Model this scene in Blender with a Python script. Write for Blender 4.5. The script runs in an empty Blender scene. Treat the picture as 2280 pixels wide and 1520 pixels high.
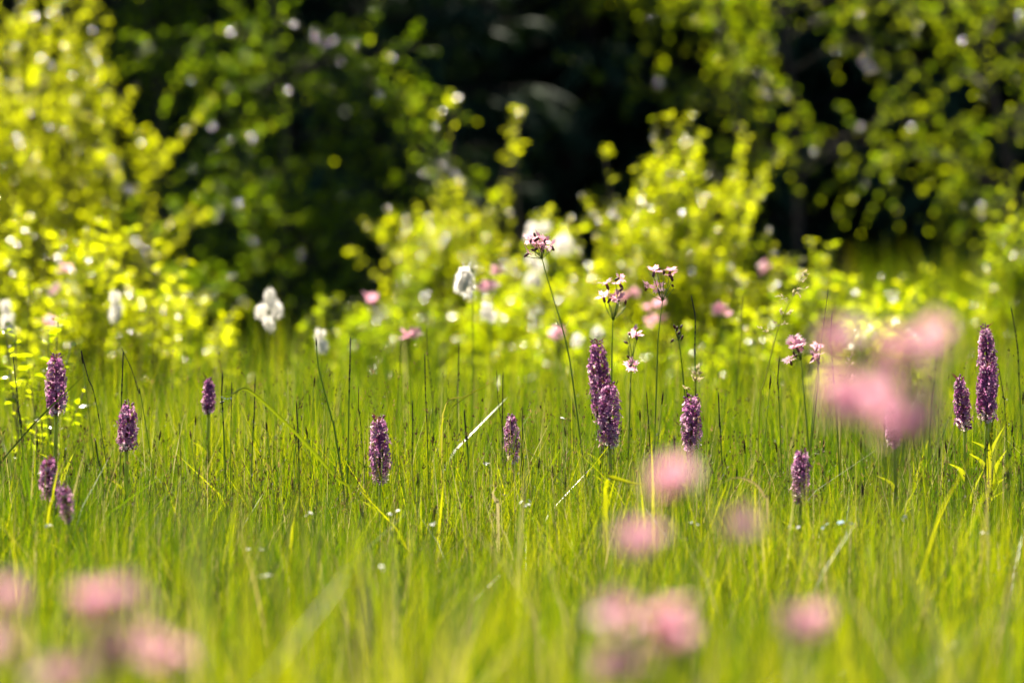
import bpy, math, random
import numpy as np
from mathutils import Vector, Matrix, Quaternion

R = math.radians
rng = np.random.default_rng(11)
random.seed(11)
scn = bpy.context.scene
col = scn.collection

# ------------------------------------------------------------------ camera
CAM_Z = 0.96
PITCH = 0.02247
FPX = 19000.0                      # focal length in photo pixels (2280 wide), 300 mm lens
cam_d = bpy.data.cameras.new('camera')
cam = bpy.data.objects.new('camera', cam_d)
col.objects.link(cam)
cam.location = (0, 0, CAM_Z)
cam.rotation_euler = (math.pi / 2 - PITCH, 0, 0)
cam_d.sensor_width = 36.0
cam_d.lens = 300.0
cam_d.clip_start = 0.1
cam_d.clip_end = 2000.0
cam_d.dof.use_dof = True
cam_d.dof.focus_distance = 15.75
cam_d.dof.aperture_fstop = 5.6
cam_d.dof.aperture_blades = 0
scn.camera = cam

# ------------------------------------------------------------------ sky, sun, exposure
SUN_EL, SUN_AZ = R(50), R(-24)     # azimuth from +y, negative = towards -x
world = bpy.data.worlds.new('World')
scn.world = world
world.use_nodes = True
nt = world.node_tree
bg = nt.nodes['Background']
sky = nt.nodes.new('ShaderNodeTexSky')
sky.sky_type = 'NISHITA'
sky.sun_disc = False
sky.sun_elevation = SUN_EL
sky.sun_rotation = SUN_AZ
sky.air_density = 0.55
sky.dust_density = 0.3
nt.links.new(sky.outputs[0], bg.inputs[0])
bg.inputs[1].default_value = 0.05
sun_d = bpy.data.lights.new('sun', 'SUN')
sun_d.energy = 5.0
sun_d.angle = R(0.53)
sun_d.color = (1.0, 0.90, 0.74)
sun = bpy.data.objects.new('sun', sun_d)
col.objects.link(sun)
sv = Vector((math.sin(SUN_AZ) * math.cos(SUN_EL), math.cos(SUN_AZ) * math.cos(SUN_EL), math.sin(SUN_EL)))
sun.rotation_euler = sv.to_track_quat('Z', 'Y').to_euler()
scn.view_settings.view_transform = 'Standard'
scn.view_settings.look = 'None'
scn.view_settings.exposure = 1.82
scn.view_settings.gamma = 1.0
scn.view_settings.use_curve_mapping = False
cy = scn.cycles
cy.max_bounces = 6
cy.diffuse_bounces = 2
cy.glossy_bounces = 1
cy.transmission_bounces = 6
cy.transparent_max_bounces = 4
cy.caustics_reflective = False
cy.caustics_refractive = False
cy.sample_clamp_indirect = 4.0
cy.use_denoising = True
cy.denoiser = 'OPENIMAGEDENOISE'
scn.render.filter_size = 1.5


# ------------------------------------------------------------------ helpers
def W(px, py, D):
    """photo pixel at depth D (metres along +y) -> world point"""
    u = (px - 1140.0) / FPX
    v = (760.0 - py) / FPX
    cp, sp = math.cos(PITCH), math.sin(PITCH)
    t = D / (cp + v * sp)
    return Vector((u * t, D, CAM_Z + t * (v * cp - sp)))


def link_mesh(name, V, F, mat, parent=None, loc=(0, 0, 0), tint=None, smooth=True):
    me = mesh_data(name, V, F, mat, tint, smooth)
    return link_obj(name, me, parent, loc)


def mesh_data(name, V, F, mat, tint=None, smooth=True):
    me = bpy.data.meshes.new(name)
    if isinstance(F, np.ndarray):
        V = np.asarray(V, dtype=np.float32)
        n, m, k = len(V), len(F), F.shape[1]
        me.vertices.add(n)
        me.vertices.foreach_set('co', V.ravel())
        me.loops.add(m * k)
        me.loops.foreach_set('vertex_index', F.astype(np.int32).ravel())
        me.polygons.add(m)
        me.polygons.foreach_set('loop_start', np.arange(0, m * k, k, dtype=np.int32))
        me.update(calc_edges=True)
    else:
        me.from_pydata([tuple(v) for v in V], [], F)
        me.update()
    if smooth:
        me.polygons.foreach_set('use_smooth', np.ones(len(me.polygons), dtype=bool))
    if tint is not None:
        a = me.attributes.new('tint', 'FLOAT', 'POINT')
        a.data.foreach_set('value', np.asarray(tint, dtype=np.float32).ravel())
    me.materials.append(mat)
    return me


def link_obj(name, me, parent=None, loc=(0, 0, 0)):
    o = bpy.data.objects.new(name, me)
    o.location = loc
    if parent is not None:
        o.parent = parent
    col.objects.link(o)
    return o


def thing(name, label, cat, loc, group=None):
    o = bpy.data.objects.new(name, None)
    o.empty_display_size = 0.05
    o.location = loc
    o['label'] = label
    o['category'] = cat
    if group:
        o['group'] = group
    col.objects.link(o)
    return o


class MB:
    """collects tubes and patches; local = world - origin"""
    def __init__(self, origin=(0, 0, 0)):
        self.v, self.f, self.t = [], [], []
        self.o = Vector(origin)

    def tube(self, pts, rad, sides=5, tint=0.5, cap=True):
        pts = [Vector(p) - self.o for p in pts]
        if not hasattr(rad, '__len__'):
            rad = [rad] * len(pts)
        b = len(self.v)
        for i, p in enumerate(pts):
            d = pts[min(i + 1, len(pts) - 1)] - pts[max(i - 1, 0)]
            if d.length < 1e-9:
                d = Vector((0, 0, 1))
            d.normalize()
            a = d.cross(Vector((0.31, 0.95, 0.05)))
            if a.length < 1e-3:
                a = d.cross(Vector((1, 0, 0)))
            a.normalize()
            c = d.cross(a)
            for k in range(sides):
                ang = 2 * math.pi * k / sides
                self.v.append(p + (a * math.cos(ang) + c * math.sin(ang)) * rad[i])
                self.t.append(tint)
        for i in range(len(pts) - 1):
            for k in range(sides):
                k2 = (k + 1) % sides
                self.f.append((b + i * sides + k, b + i * sides + k2, b + (i + 1) * sides + k2, b + (i + 1) * sides + k))
        if cap:
            self.f.append(tuple(b + k for k in reversed(range(sides))))
            self.f.append(tuple(b + (len(pts) - 1) * sides + k for k in range(sides)))

    def blade(self, pts, width, side=None, tint=0.5, fold=0.25):
        """tapered folded blade along pts"""
        pts = [Vector(p) - self.o for p in pts]
        n = len(pts)
        b = len(self.v)
        for i, p in enumerate(pts):
            d = (pts[min(i + 1, n - 1)] - pts[max(i - 1, 0)]).normalized()
            s = side if side is not None else Vector((1, 0.3, 0))
            s = (s - d * s.dot(d))
            if s.length < 1e-4:
                s = Vector((0, 1, 0))
            s.normalize()
            nrm = d.cross(s)
            t = i / (n - 1)
            w = width * 0.5 * min(1.0, 0.55 + 1.5 * t) * (1 - t ** 2.2) + 0.0002
            self.v += [p - s * w + nrm * w * fold, p.copy(), p + s * w + nrm * w * fold]
            self.t += [tint] * 3
        for i in range(n - 1):
            for k in (0, 1):
                self.f.append((b + i * 3 + k, b + i * 3 + k + 1, b + i * 3 + k + 4, b + i * 3 + k + 3))

    def ball(self, c, r, tint=0.5, stretch=(1, 1, 1), rings=4, seg=6):
        c = Vector(c) - self.o
        b = len(self.v)
        self.v.append(c + Vector((0, 0, -r * stretch[2])))
        self.t.append(tint)
        for i in range(1, rings):
            th = math.pi * i / rings
            for k in range(seg):
                a = 2 * math.pi * k / seg
                self.v.append(c + Vector((r * stretch[0] * math.sin(th) * math.cos(a), r * stretch[1] * math.sin(th) * math.sin(a), -r * stretch[2] * math.cos(th))))
                self.t.append(tint)
        self.v.append(c + Vector((0, 0, r * stretch[2])))
        self.t.append(tint)
        top = len(self.v) - 1
        for k in range(seg):
            k2 = (k + 1) % seg
            self.f.append((b, b + 1 + k2, b + 1 + k))
            for i in range(rings - 2):
                self.f.append((b + 1 + i * seg + k, b + 1 + i * seg + k2, b + 1 + (i + 1) * seg + k2, b + 1 + (i + 1) * seg + k))
            self.f.append((b + 1 + (rings - 2) * seg + k, b + 1 + (rings - 2) * seg + k2, top))

    def build(self, name, mat, parent=None, loc=(0, 0, 0), smooth=True):
        return link_mesh(name, self.v, self.f, mat, parent, loc, self.t, smooth)

    def data(self, name, mat, smooth=True):
        return mesh_data(name, self.v, self.f, mat, self.t, smooth)


def curve_pts(ctrl, n=12):
    """Catmull-Rom through control points"""
    c = [Vector(p) for p in ctrl]
    c = [c[0] * 2 - c[1]] + c + [c[-1] * 2 - c[-2]]
    out = []
    segs = len(c) - 3
    for i in range(n + 1):
        s = i / n * segs
        k = min(int(s), segs - 1)
        t = s - k
        p0, p1, p2, p3 = c[k:k + 4]
        out.append(0.5 * ((2 * p1) + (p2 - p0) * t + (2 * p0 - 5 * p1 + 4 * p2 - p3) * t * t + (3 * p1 - p0 - 3 * p2 + p3) * t ** 3))
    return out


# ------------------------------------------------------------------ materials
def ramp_node(nt, stops):
    r = nt.nodes.new('ShaderNodeValToRGB')
    els = r.color_ramp.elements
    while len(els) > 1:
        els.remove(els[-1])
    els[0].position = stops[0][0]
    els[0].color = (*stops[0][1], 1)
    for p, c in stops[1:]:
        e = els.new(p)
        e.color = (*c, 1)
    return r


def leaf_mat(name, refl, trans, rough=0.35, fac=0.5, spec=0.5, noise=0.0, noise_scale=40.0):
    """thin plant tissue: diffuse + gloss on the surface, coloured light through it; 'tint' picks the hue"""
    m = bpy.data.materials.new(name)
    m.use_nodes = True
    nt = m.node_tree
    p = nt.nodes['Principled BSDF']
    out = nt.nodes['Material Output']
    at = nt.nodes.new('ShaderNodeAttribute')
    at.attribute_name = 'tint'
    src = at.outputs['Fac']
    if noise > 0:
        tc = nt.nodes.new('ShaderNodeTexCoord')
        no = nt.nodes.new('ShaderNodeTexNoise')
        no.inputs['Scale'].default_value = noise_scale
        no.inputs['Detail'].default_value = 2.0
        nt.links.new(tc.outputs['Object'], no.inputs['Vector'])
        ma = nt.nodes.new('ShaderNodeMath')
        ma.operation = 'MULTIPLY_ADD'
        ma.inputs[1].default_value = noise
        nt.links.new(no.outputs['Fac'], ma.inputs[0])
        nt.links.new(src, ma.inputs[2])
        sb = nt.nodes.new('ShaderNodeMath')
        sb.operation = 'SUBTRACT'
        sb.inputs[1].default_value = noise * 0.5
        sb.use_clamp = True
        nt.links.new(ma.outputs[0], sb.inputs[0])
        src = sb.outputs[0]
    r1 = ramp_node(nt, refl)
    r2 = ramp_node(nt, trans)
    nt.links.new(src, r1.inputs[0])
    nt.links.new(src, r2.inputs[0])
    p.inputs['Roughness'].default_value = rough
    p.inputs['Specular IOR Level'].default_value = spec
    tr = nt.nodes.new('ShaderNodeBsdfTranslucent')
    mx = nt.nodes.new('ShaderNodeMixShader')
    mx.inputs[0].default_value = fac
    nt.links.new(r1.outputs[0], p.inputs['Base Color'])
    nt.links.new(r2.outputs[0], tr.inputs['Color'])
    nt.links.new(p.outputs[0], mx.inputs[1])
    nt.links.new(tr.outputs[0], mx.inputs[2])
    nt.links.new(mx.outputs[0], out.inputs[0])
    return m


M = {}
M['grass'] = leaf_mat('grass',
    [(0, (.015, .04, .004)), (.45, (.035, .07, .005)), (.85, (.08, .11, .008)), (.9, (.20, .16, .08)), (1, (.36, .31, .18))],
    [(0, (.04, .10, .002)), (.3, (.11, .195, .001)), (.55, (.23, .30, .002)), (.85, (.42, .43, .003)), (.9, (.30, .23, .06)), (1, (.45, .38, .18))],
    rough=0.30, fac=0.55, spec=0.3)
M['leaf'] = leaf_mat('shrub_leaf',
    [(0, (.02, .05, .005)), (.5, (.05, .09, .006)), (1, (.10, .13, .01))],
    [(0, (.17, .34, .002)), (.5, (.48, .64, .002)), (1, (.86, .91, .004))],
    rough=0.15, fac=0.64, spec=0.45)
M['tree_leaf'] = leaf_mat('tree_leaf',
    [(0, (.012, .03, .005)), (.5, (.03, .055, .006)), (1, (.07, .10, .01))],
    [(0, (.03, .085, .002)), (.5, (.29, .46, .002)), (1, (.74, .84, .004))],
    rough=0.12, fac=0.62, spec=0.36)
M['needle'] = leaf_mat('spruce_needle',
    [(0, (.022, .05, .03)), (1, (.045, .09, .045))],
    [(0, (.01, .02, .005)), (1, (.02, .04, .006))], rough=0.6, fac=0.25, spec=0.1)
M['stem'] = leaf_mat('green_stem',
    [(0, (.05, .09, .01)), (.5, (.12, .19, .015)), (1, (.22, .24, .03))],
    [(0, (.16, .26, .004)), (.5, (.38, .5, .006)), (1, (.6, .6, .01))], rough=0.4, fac=0.4)
M['orchid'] = leaf_mat('orchid_petal',
    [(0, (.09, .018, .075)), (.4, (.20, .045, .16)), (.75, (.46, .20, .36)), (1, (.75, .64, .56))],
    [(0, (.28, .06, .24)), (.4, (.60, .20, .48)), (.75, (.95, .58, .78)), (1, (.95, .84, .72))], rough=0.42, fac=0.5)
M['pink'] = leaf_mat('ragged_petal',
    [(0, (.55, .2, .32)), (.5, (.72, .34, .46)), (1, (.82, .48, .55))],
    [(0, (.85, .29, .46)), (.5, (.94, .44, .58)), (1, (.96, .60, .67))], rough=0.5, fac=0.6, noise=.3, noise_scale=120)
M['calyx'] = leaf_mat('calyx_red',
    [(0, (.07, .02, .02)), (1, (.14, .05, .04))], [(0, (.12, .03, .02)), (1, (.25, .08, .05))], rough=0.5, fac=0.3)
M['cotton'] = leaf_mat('cotton_hair',
    [(0, (.82, .78, .70)), (1, (.88, .85, .78))], [(0, (.96, .93, .86)), (1, (.97, .95, .90))], rough=0.6, fac=0.85, spec=0.1)
M['horsetail'] = leaf_mat('horsetail_green',
    [(0, (.06, .12, .01)), (1, (.12, .18, .02))], [(0, (.2, .35, .004)), (1, (.4, .5, .006))], rough=0.35, fac=0.45)
M['sheath'] = leaf_mat('horsetail_dark',
    [(0, (.012, .014, .006)), (1, (.025, .025, .008))], [(0, (.02, .02, .004)), (1, (.05, .05, .006))], rough=0.5, fac=0.2)
M['sedge_head'] = leaf_mat('sedge_head',
    [(0, (.015, .011, .007)), (.6, (.06, .04, .02)), (1, (.22, .15, .06))],
    [(0, (.02, .012, .004)), (.6, (.1, .06, .02)), (1, (.4, .28, .08))], rough=0.6, fac=0.35)
M['straw'] = leaf_mat('straw',
    [(0, (.32, .27, .14)), (1, (.55, .48, .32))], [(0, (.5, .42, .18)), (1, (.7, .6, .36))], rough=0.45, fac=0.5)
M['bark'] = None


def plain_mat(name, c1, c2, scale, rough=0.8, bump=0.3, stretch=(1, 1, 1)):
    m = bpy.data.materials.new(name)
    m.use_nodes = True
    nt = m.node_tree
    p = nt.nodes['Principled BSDF']
    tc = nt.nodes.new('ShaderNodeTexCoord')
    mp = nt.nodes.new('ShaderNodeMapping')
    mp.inputs['Scale'].default_value = stretch
    no = nt.nodes.new('ShaderNodeTexNoise')
    no.inputs['Scale'].default_value = scale
    no.inputs['Detail'].default_value = 6
    r = ramp_node(nt, [(.3, c1), (.7, c2)])
    bp = nt.nodes.new('ShaderNodeBump')
    bp.inputs['Strength'].default_value = bump
    nt.links.new(tc.outputs['Object'], mp.inputs[0])
    nt.links.new(mp.outputs[0], no.inputs['Vector'])
    nt.links.new(no.outputs['Fac'], r.inputs[0])
    nt.links.new(r.outputs[0], p.inputs['Base Color'])
    nt.links.new(no.outputs['Fac'], bp.inputs['Height'])
    nt.links.new(bp.outputs[0], p.inputs['Normal'])
    p.inputs['Roughness'].default_value = rough
    return m


M['bark'] = plain_mat('bark', (.016, .010, .007), (.05, .03, .02), 30, 0.85, 0.5, (1, 1, .25))
M['twig'] = plain_mat('twig_bark', (.05, .035, .02), (.10, .075, .035), 60, 0.6, 0.2)
M['soil'] = plain_mat('soil', (.018, .014, .008), (.05, .045, .018), 6, 0.95, 0.5)
mw = bpy.data.materials.new('water_drop')
mw.use_nodes = True
pw = mw.node_tree.nodes['Principled BSDF']
pw.inputs['Base Color'].default_value = (1, 1, 1, 1)
pw.inputs['Roughness'].default_value = 0.02
pw.inputs['IOR'].default_value = 1.33
pw.inputs['Transmission Weight'].default_value = 1.0
M['water'] = mw

# ------------------------------------------------------------------ ground (flat meadow, rising under the forest)
xs = np.concatenate([np.linspace(-400, -20, 12), np.linspace(-18, 18, 37), np.linspace(20, 400, 12)])
ys = np.concatenate([np.linspace(-300, -4, 10), np.linspace(-2, 60, 63), np.linspace(66, 600, 30)])
gx, gy = np.meshgrid(xs, ys)
rise = np.clip(gy - 46, 0, None)
gz = rise * 0.16 - 0.00008 * rise ** 2 + np.where(gy > 33, 0.05 * np.sin(gx * 1.3) * np.cos(gy * .9), 0) * np.clip((gy - 33) / 4, 0, 1)
GV = np.stack([gx, gy, gz], -1).reshape(-1, 3)
nx, ny = len(xs), len(ys)
ii, jj = np.meshgrid(np.arange(nx - 1), np.arange(ny - 1))
a = (jj * nx + ii).ravel()
GF = np.stack([a, a + 1, a + nx + 1, a + nx], -1)
g = link_mesh('ground', GV, GF, M['soil'])
g['kind'] = 'structure'


def ground_z(x, y):
    r = max(0.0, y - 46)
    return r * 0.16 - 0.00008 * r * r


# ------------------------------------------------------------------ leaf clouds (vectorised)
def leaves_np(P, A, N, L, Wd, tint, droop=0.15, fold=0.25):
    """pointed oval leaves: base P, axis A, normal N (unit, perpendicular-ish)"""
    A = A / np.linalg.norm(A, axis=1, keepdims=True)
    S = np.cross(A, N)
    S /= np.linalg.norm(S, axis=1, keepdims=True) + 1e-9
    N = np.cross(S, A)
    L = L[:, None]
    Wd = Wd[:, None]
    dr = lambda t: -N * L * droop * t * t
    up = N * Wd * fold
    v = [P + 0 * A,
         P + A * L * .34 - S * Wd * .46 + up + dr(.34), P + A * L * .36 + dr(.36), P + A * L * .34 + S * Wd * .46 + up + dr(.34),
         P + A * L * .72 - S * Wd * .36 + up * .8 + dr(.72), P + A * L * .74 + dr(.74), P + A * L * .72 + S * Wd * .36 + up * .8 + dr(.72),
         P + A * L + dr(1)]
    V = np.stack(v, 1).reshape(-1, 3)
    f = np.array([(0, 2, 1), (0, 3, 2), (1, 2, 5), (1, 5, 4), (2, 3, 6), (2, 6, 5), (4, 5, 7), (5, 6, 7)])
    F = (np.arange(len(P))[:, None, None] * 8 + f[None]).reshape(-1, 3)
    return V, F, np.repeat(tint, 8)


def unit(v):
    return v / (np.linalg.norm(v, axis=-1, keepdims=True) + 1e-9)


def shoot_leaves(rg, pts, n, llen, lw, tint0, spread=0.9, tint_var=.18, flat=0.0):
    """alternate leaves along a twig given as polyline; returns arrays"""
    pts = np.array([tuple(p) for p in pts])
    s = rg.uniform(0.12, 1.0, n) ** 0.85 * (len(pts) - 1)
    k = np.minimum(s.astype(int), len(pts) - 2)
    fr = (s - k)[:, None]
    P = pts[k] * (1 - fr) + pts[k + 1] * fr
    T = unit(pts[k + 1] - pts[k])
    out = unit(np.cross(T, rg.normal(size=(n, 3))))
    A = unit(T * rg.uniform(.25, .9, (n, 1)) + out * spread + np.array([0, 0, -.12]))
    N = unit(T * .6 - out * .4 + rg.normal(size=(n, 3)) * .55 + np.array([0, 0, .45]))
    fl = (rg.uniform(size=(n, 1)) < flat)
    N = np.where(fl, unit(rg.normal(size=(n, 3)) * .42 + np.array([-.1, -.2, .95])), N)
    A = np.where(fl, unit(A * np.array([1, 1, .45])), A)
    L = llen * rg.uniform(.45, 1.4, n) * (1.05 - .3 * (s / (len(pts) - 1)))
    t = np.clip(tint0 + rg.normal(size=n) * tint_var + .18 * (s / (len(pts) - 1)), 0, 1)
    return P, A, N, L, L * lw * rg.uniform(.85, 1.15, n), t


def shrub(name, label, cat, px, D, w, h, shoots, seed, tint, leaf_len=.038, lw=.46, sub=4, nleaf=16, mat='leaf', group=None, extra=(), lean=0.0):
    """many-stemmed bush: arching stems from one root, side twigs, leaves along all of them"""
    rg = np.random.default_rng(seed)
    base = W(px, 760, D)
    base.z = 0
    root = thing(name, label, cat, base, group)
    packs = []
    tw = MB(base)
    for i in range(shoots):
        az = rg.uniform(0, 2 * math.pi)
        rr = w * .5 * math.sqrt(rg.uniform(0.02, 1))
        hh = h * (1 - .42 * (rr / (w * .5)) ** 2) * rg.uniform(.72, 1.02)
        tip = base + Vector((math.cos(az) * rr + lean * hh, math.sin(az) * rr, hh))
        b0 = base + Vector((math.cos(az) * .05, math.sin(az) * .05, 0))
        mid = b0.lerp(tip, .5) + Vector((math.cos(az) * rr * .25, math.sin(az) * rr * .25, -.02)) + Vector(rg.normal(size=3) * .02)
        pts = curve_pts([b0, mid, tip], 8)
        sm = MB(base)
        sm.tube(pts, [.009 - .0009 * k for k in range(9)], 5)
        sm.build('stem', M['twig'], root)
        nleaf_ = int(nleaf * 1.75)
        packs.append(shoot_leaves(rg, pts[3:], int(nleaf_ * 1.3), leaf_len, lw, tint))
        for j in range(sub):
            k = int(rg.integers(2, 8))
            ln = rg.uniform(.10, .26) * (h / 1.0) ** .5
            d = Vector(rg.normal(size=3))
            d = (d.normalized() * .8 + Vector((0, 0, .75)) + (pts[k] - base).normalized() * .3).normalized()
            q = [pts[k], pts[k] + d * ln * .5 + Vector((0, 0, .01)), pts[k] + d * ln + Vector((0, 0, .035))]
            q = curve_pts(q, 4)
            tw.tube(q, [.003, .0027, .0022, .0017, .001], 4)
            packs.append(shoot_leaves(rg, q, nleaf_, leaf_len, lw, tint, flat=.32))
    for (epx, epy, eh) in extra:       # leading shoots that stand out of the bush
        tip = W(epx, epy, D)
        q = curve_pts([base + (tip - base) * .45, tip - Vector((0, 0, eh * .6)), tip], 6)
        tw.tube(q, .003, 4)
        packs.append(shoot_leaves(rg, q[2:], 12, leaf_len * 1.1, lw, tint + .1))
    P, A, N, L, Wd, t = [np.concatenate(x) for x in zip(*packs)]
    V, F, tt = leaves_np(P - np.array(base), A, N, L, Wd, t)
    tw.build('twigs', M['twig'], root)['kind'] = 'stuff'
    link_mesh('foliage', V, F, M[mat], root, tint=tt)['kind'] = 'stuff'
    return root


def tree(name, label, px, D, H, rad, z0, seed, tint, limbs=26, twigs=12, nleaf=22, leaf_len=.045, lw=.7, trunk_r=.04, lean=(0, 0), group=None, keep=None, sag=.1):
    rg = np.random.default_rng(seed)
    base = W(px, 760, D)
    base.z = ground_z(base.x, D)
    root = thing(name, label, 'tree', base, group)
    tk = MB(base)
    top = base + Vector((lean[0], lean[1], H))
    tp = curve_pts([base - Vector((0, 0, .1)), base.lerp(top, .3) + Vector((.06, .02, 0)), base.lerp(top, .65) + Vector((-.05, .03, 0)), top], 12)
    tk.tube(tp, [trunk_r * (1.25 - 1.2 * k / 12) + .004 for k in range(13)], 8)
    packs = []
    for i in range(limbs):
        f = rg.uniform(z0 / H, .97)
        k = min(int(f * 12), 11)
        p0 = tp[k].lerp(tp[k + 1], f * 12 - k)
        az = i * 2.4 + rg.uniform(-.5, .5)
        u = (f - z0 / H) / (1 - z0 / H)
        ln = rad * (0.55 + 1.0 * u) * (1 - u * .75) * 1.25 * rg.uniform(.75, 1.15)
        d = Vector((math.cos(az), math.sin(az), rg.uniform(-.05, .45)))
        if keep is not None and not keep(p0 + d * ln):
            continue
        lp = curve_pts([p0, p0 + d * ln * .5 + Vector((0, 0, .06)), p0 + d * ln + Vector((0, 0, -ln * sag))], 6)
        tk.tube(lp, [trunk_r * .4 * (1 - .13 * q) for q in range(7)], 5)
        for j in range(twigs):
            kk = int(rg.integers(1, 7))
            dd = Vector(rg.normal(size=3)).normalized() * .9 + d * .5 + Vector((0, 0, -.1))
            dd.normalize()
            tl = rg.uniform(.14, .38)
            q = curve_pts([lp[kk], lp[kk] + dd * tl * .5, lp[kk] + dd * tl - Vector((0, 0, tl * .2))], 4)
            tk.tube(q, [.0022, .0019, .0016, .0012, .0008], 3)
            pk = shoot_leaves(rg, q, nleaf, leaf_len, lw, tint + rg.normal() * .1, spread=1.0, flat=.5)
            packs.append(pk)
    P, A, N, L, Wd, t = [np.concatenate(x) for x in zip(*packs)]
    V, F, tt = leaves_np(P - np.array(base), A, N, L, Wd, t)
    tk.build('trunk', M['bark'], root)
    link_mesh('crown', V, F, M['tree_leaf'], root, tint=tt)['kind'] = 'stuff'
    return root


# ------------------------------------------------------------------ dark spruces of the forest behind
def spruce_meshes(seed, H=9.0, rad=1.5):
    rg = np.random.default_rng(seed)
    tk = MB()
    tk.tube([(0, 0, -.2), (0.02, 0, H * .5), (0, 0, H)], [.12, .07, .01], 8)
    P, A, N, L, Wd, t = [], [], [], [], [], []
    nb = 190
    for i in range(nb):
        f = (i + rg.uniform(0, 1)) / nb
        z = .12 + f ** 1.25 * (H - .3)
        az = i * 2.399 + rg.uniform(-.4, .4)
        ln = rad * (1 - z / H) ** .85 * rg.uniform(.75, .85) + .1
        d = np.array([math.cos(az), math.sin(az), 0])
        e = lambda s: np.array([0, 0, z]) + d * ln * s + np.array([0, 0, -.35 * ln * s * (1.25 - s)])
        pts = [Vector(e(s)) for s in (0, .5, 1)]
        tk.tube(pts, [.018, .012, .004], 4)
        n = int(26 + 60 * ln)
        for s in rg.uniform(.1, 1, n):
            side = np.array([-d[1], d[0], 0]) * rg.choice([-1, 1])
            P.append(e(s))
            A.append(d * rg.uniform(.3, .9) + side * rg.uniform(.3, 1) + np.array([0, 0, rg.uniform(-.7, .15)]))
            N.append(np.array([0, 0, 1.]) + rg.normal(size=3) * .4)
            L.append(rg.uniform(.12, .3))
            Wd.append(rg.uniform(.018, .04))
            t.append(rg.uniform(0, 1))
    V, F, tt = leaves_np(np.array(P), np.array(A), np.array(N), np.array(L), np.array(Wd), np.array(t), droop=.2)
    return tk.data('trunk', M['bark']), mesh_data('crown', V, F, M['needle'], tt)


sp_var = [spruce_meshes(1, 7.5, 1.5), spruce_meshes(2, 6.8, 1.65)]
rs = np.random.default_rng(5)
spots = [(-1.0, 35.5, .95), (-2.3, 35.0, .93), (-3.6, 35.1, .93), (0.3, 38.9, .8)]  # first three spruces added to cast shade on the alder
for row, (yy, n, sp) in enumerate(((37.3, 7, 1.75), (40.2, 8, 1.75), (43.2, 9, 1.8), (45.6, 9, 1.9))):
    for i in range(n):
        spots.append(((i - (n - 1) / 2) * sp + (row % 2) * .8 + rs.uniform(-.3, .3), yy + rs.uniform(-.4, .5), rs.uniform(.95, 1.15) * (1.05 if row == 0 else 1)))
near_sp = {0: 'dark spruce tree added right behind the speckled alder to shade it', 1: 'dark spruce tree added behind the dim young tree to shade the alder', 2: 'dark spruce tree added beyond the tall lime bush to shade the alder', 3: 'dark spruce tree filling the gap behind the two pointed shrub tops'}
for k, (x, y, s) in enumerate(spots):
    o = thing('spruce_tree', near_sp.get(k, 'dark spruce tree standing deep in the shade of the wood'), 'spruce', (x, y, ground_z(x, y)), 'dark spruces at the forest edge')
    o.rotation_euler = (0, 0, rs.uniform(0, 6.28))
    o.scale = (s, s, s)
    tm, cm = sp_var[k % 2]
    link_obj('trunk', tm, o)
    link_obj('crown', cm, o)['kind'] = 'stuff'

# ------------------------------------------------------------------ broadleaf trees at the wood edge
EDGE = 'young trees at the edge of the wood'
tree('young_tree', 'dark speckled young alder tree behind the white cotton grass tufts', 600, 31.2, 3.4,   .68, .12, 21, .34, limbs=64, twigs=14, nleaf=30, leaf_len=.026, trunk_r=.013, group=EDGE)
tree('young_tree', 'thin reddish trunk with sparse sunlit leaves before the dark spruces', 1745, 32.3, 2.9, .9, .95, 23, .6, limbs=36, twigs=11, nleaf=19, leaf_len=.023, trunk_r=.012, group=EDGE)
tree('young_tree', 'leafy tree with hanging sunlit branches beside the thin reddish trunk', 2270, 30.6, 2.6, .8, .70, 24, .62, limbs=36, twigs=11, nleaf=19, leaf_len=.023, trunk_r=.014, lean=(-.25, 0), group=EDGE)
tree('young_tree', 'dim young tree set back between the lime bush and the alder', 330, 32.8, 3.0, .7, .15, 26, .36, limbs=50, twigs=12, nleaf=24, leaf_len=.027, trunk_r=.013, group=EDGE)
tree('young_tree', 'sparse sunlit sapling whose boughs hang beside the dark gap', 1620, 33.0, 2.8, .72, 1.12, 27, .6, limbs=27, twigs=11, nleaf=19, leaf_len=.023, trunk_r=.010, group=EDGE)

# ------------------------------------------------------------------ shrubs
SH = 'willow shrubs at the meadow edge'
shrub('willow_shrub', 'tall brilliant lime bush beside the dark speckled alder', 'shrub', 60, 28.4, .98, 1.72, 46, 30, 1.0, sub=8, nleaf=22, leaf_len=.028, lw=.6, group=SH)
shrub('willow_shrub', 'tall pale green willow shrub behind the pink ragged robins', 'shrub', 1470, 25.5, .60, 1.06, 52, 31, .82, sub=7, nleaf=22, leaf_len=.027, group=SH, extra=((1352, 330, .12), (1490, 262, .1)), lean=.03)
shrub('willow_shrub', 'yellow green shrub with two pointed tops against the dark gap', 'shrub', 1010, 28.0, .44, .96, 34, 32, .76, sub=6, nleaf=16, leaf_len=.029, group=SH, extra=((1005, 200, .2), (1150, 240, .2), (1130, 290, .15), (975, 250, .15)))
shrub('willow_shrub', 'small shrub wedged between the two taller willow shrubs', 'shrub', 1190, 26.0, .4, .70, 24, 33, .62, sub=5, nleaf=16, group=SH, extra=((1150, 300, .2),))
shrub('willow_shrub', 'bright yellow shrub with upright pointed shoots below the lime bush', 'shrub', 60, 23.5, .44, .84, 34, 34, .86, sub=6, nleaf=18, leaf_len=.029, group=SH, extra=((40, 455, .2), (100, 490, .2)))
shrub('willow_shrub', 'bright yellow low shrub behind the two cotton grass heads', 'shrub', 225, 22.5, .36, .72, 32, 35, .9, sub=6, nleaf=18, leaf_len=.029, group=SH, extra=((195, 505, .2), (215, 520, .18)))
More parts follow.
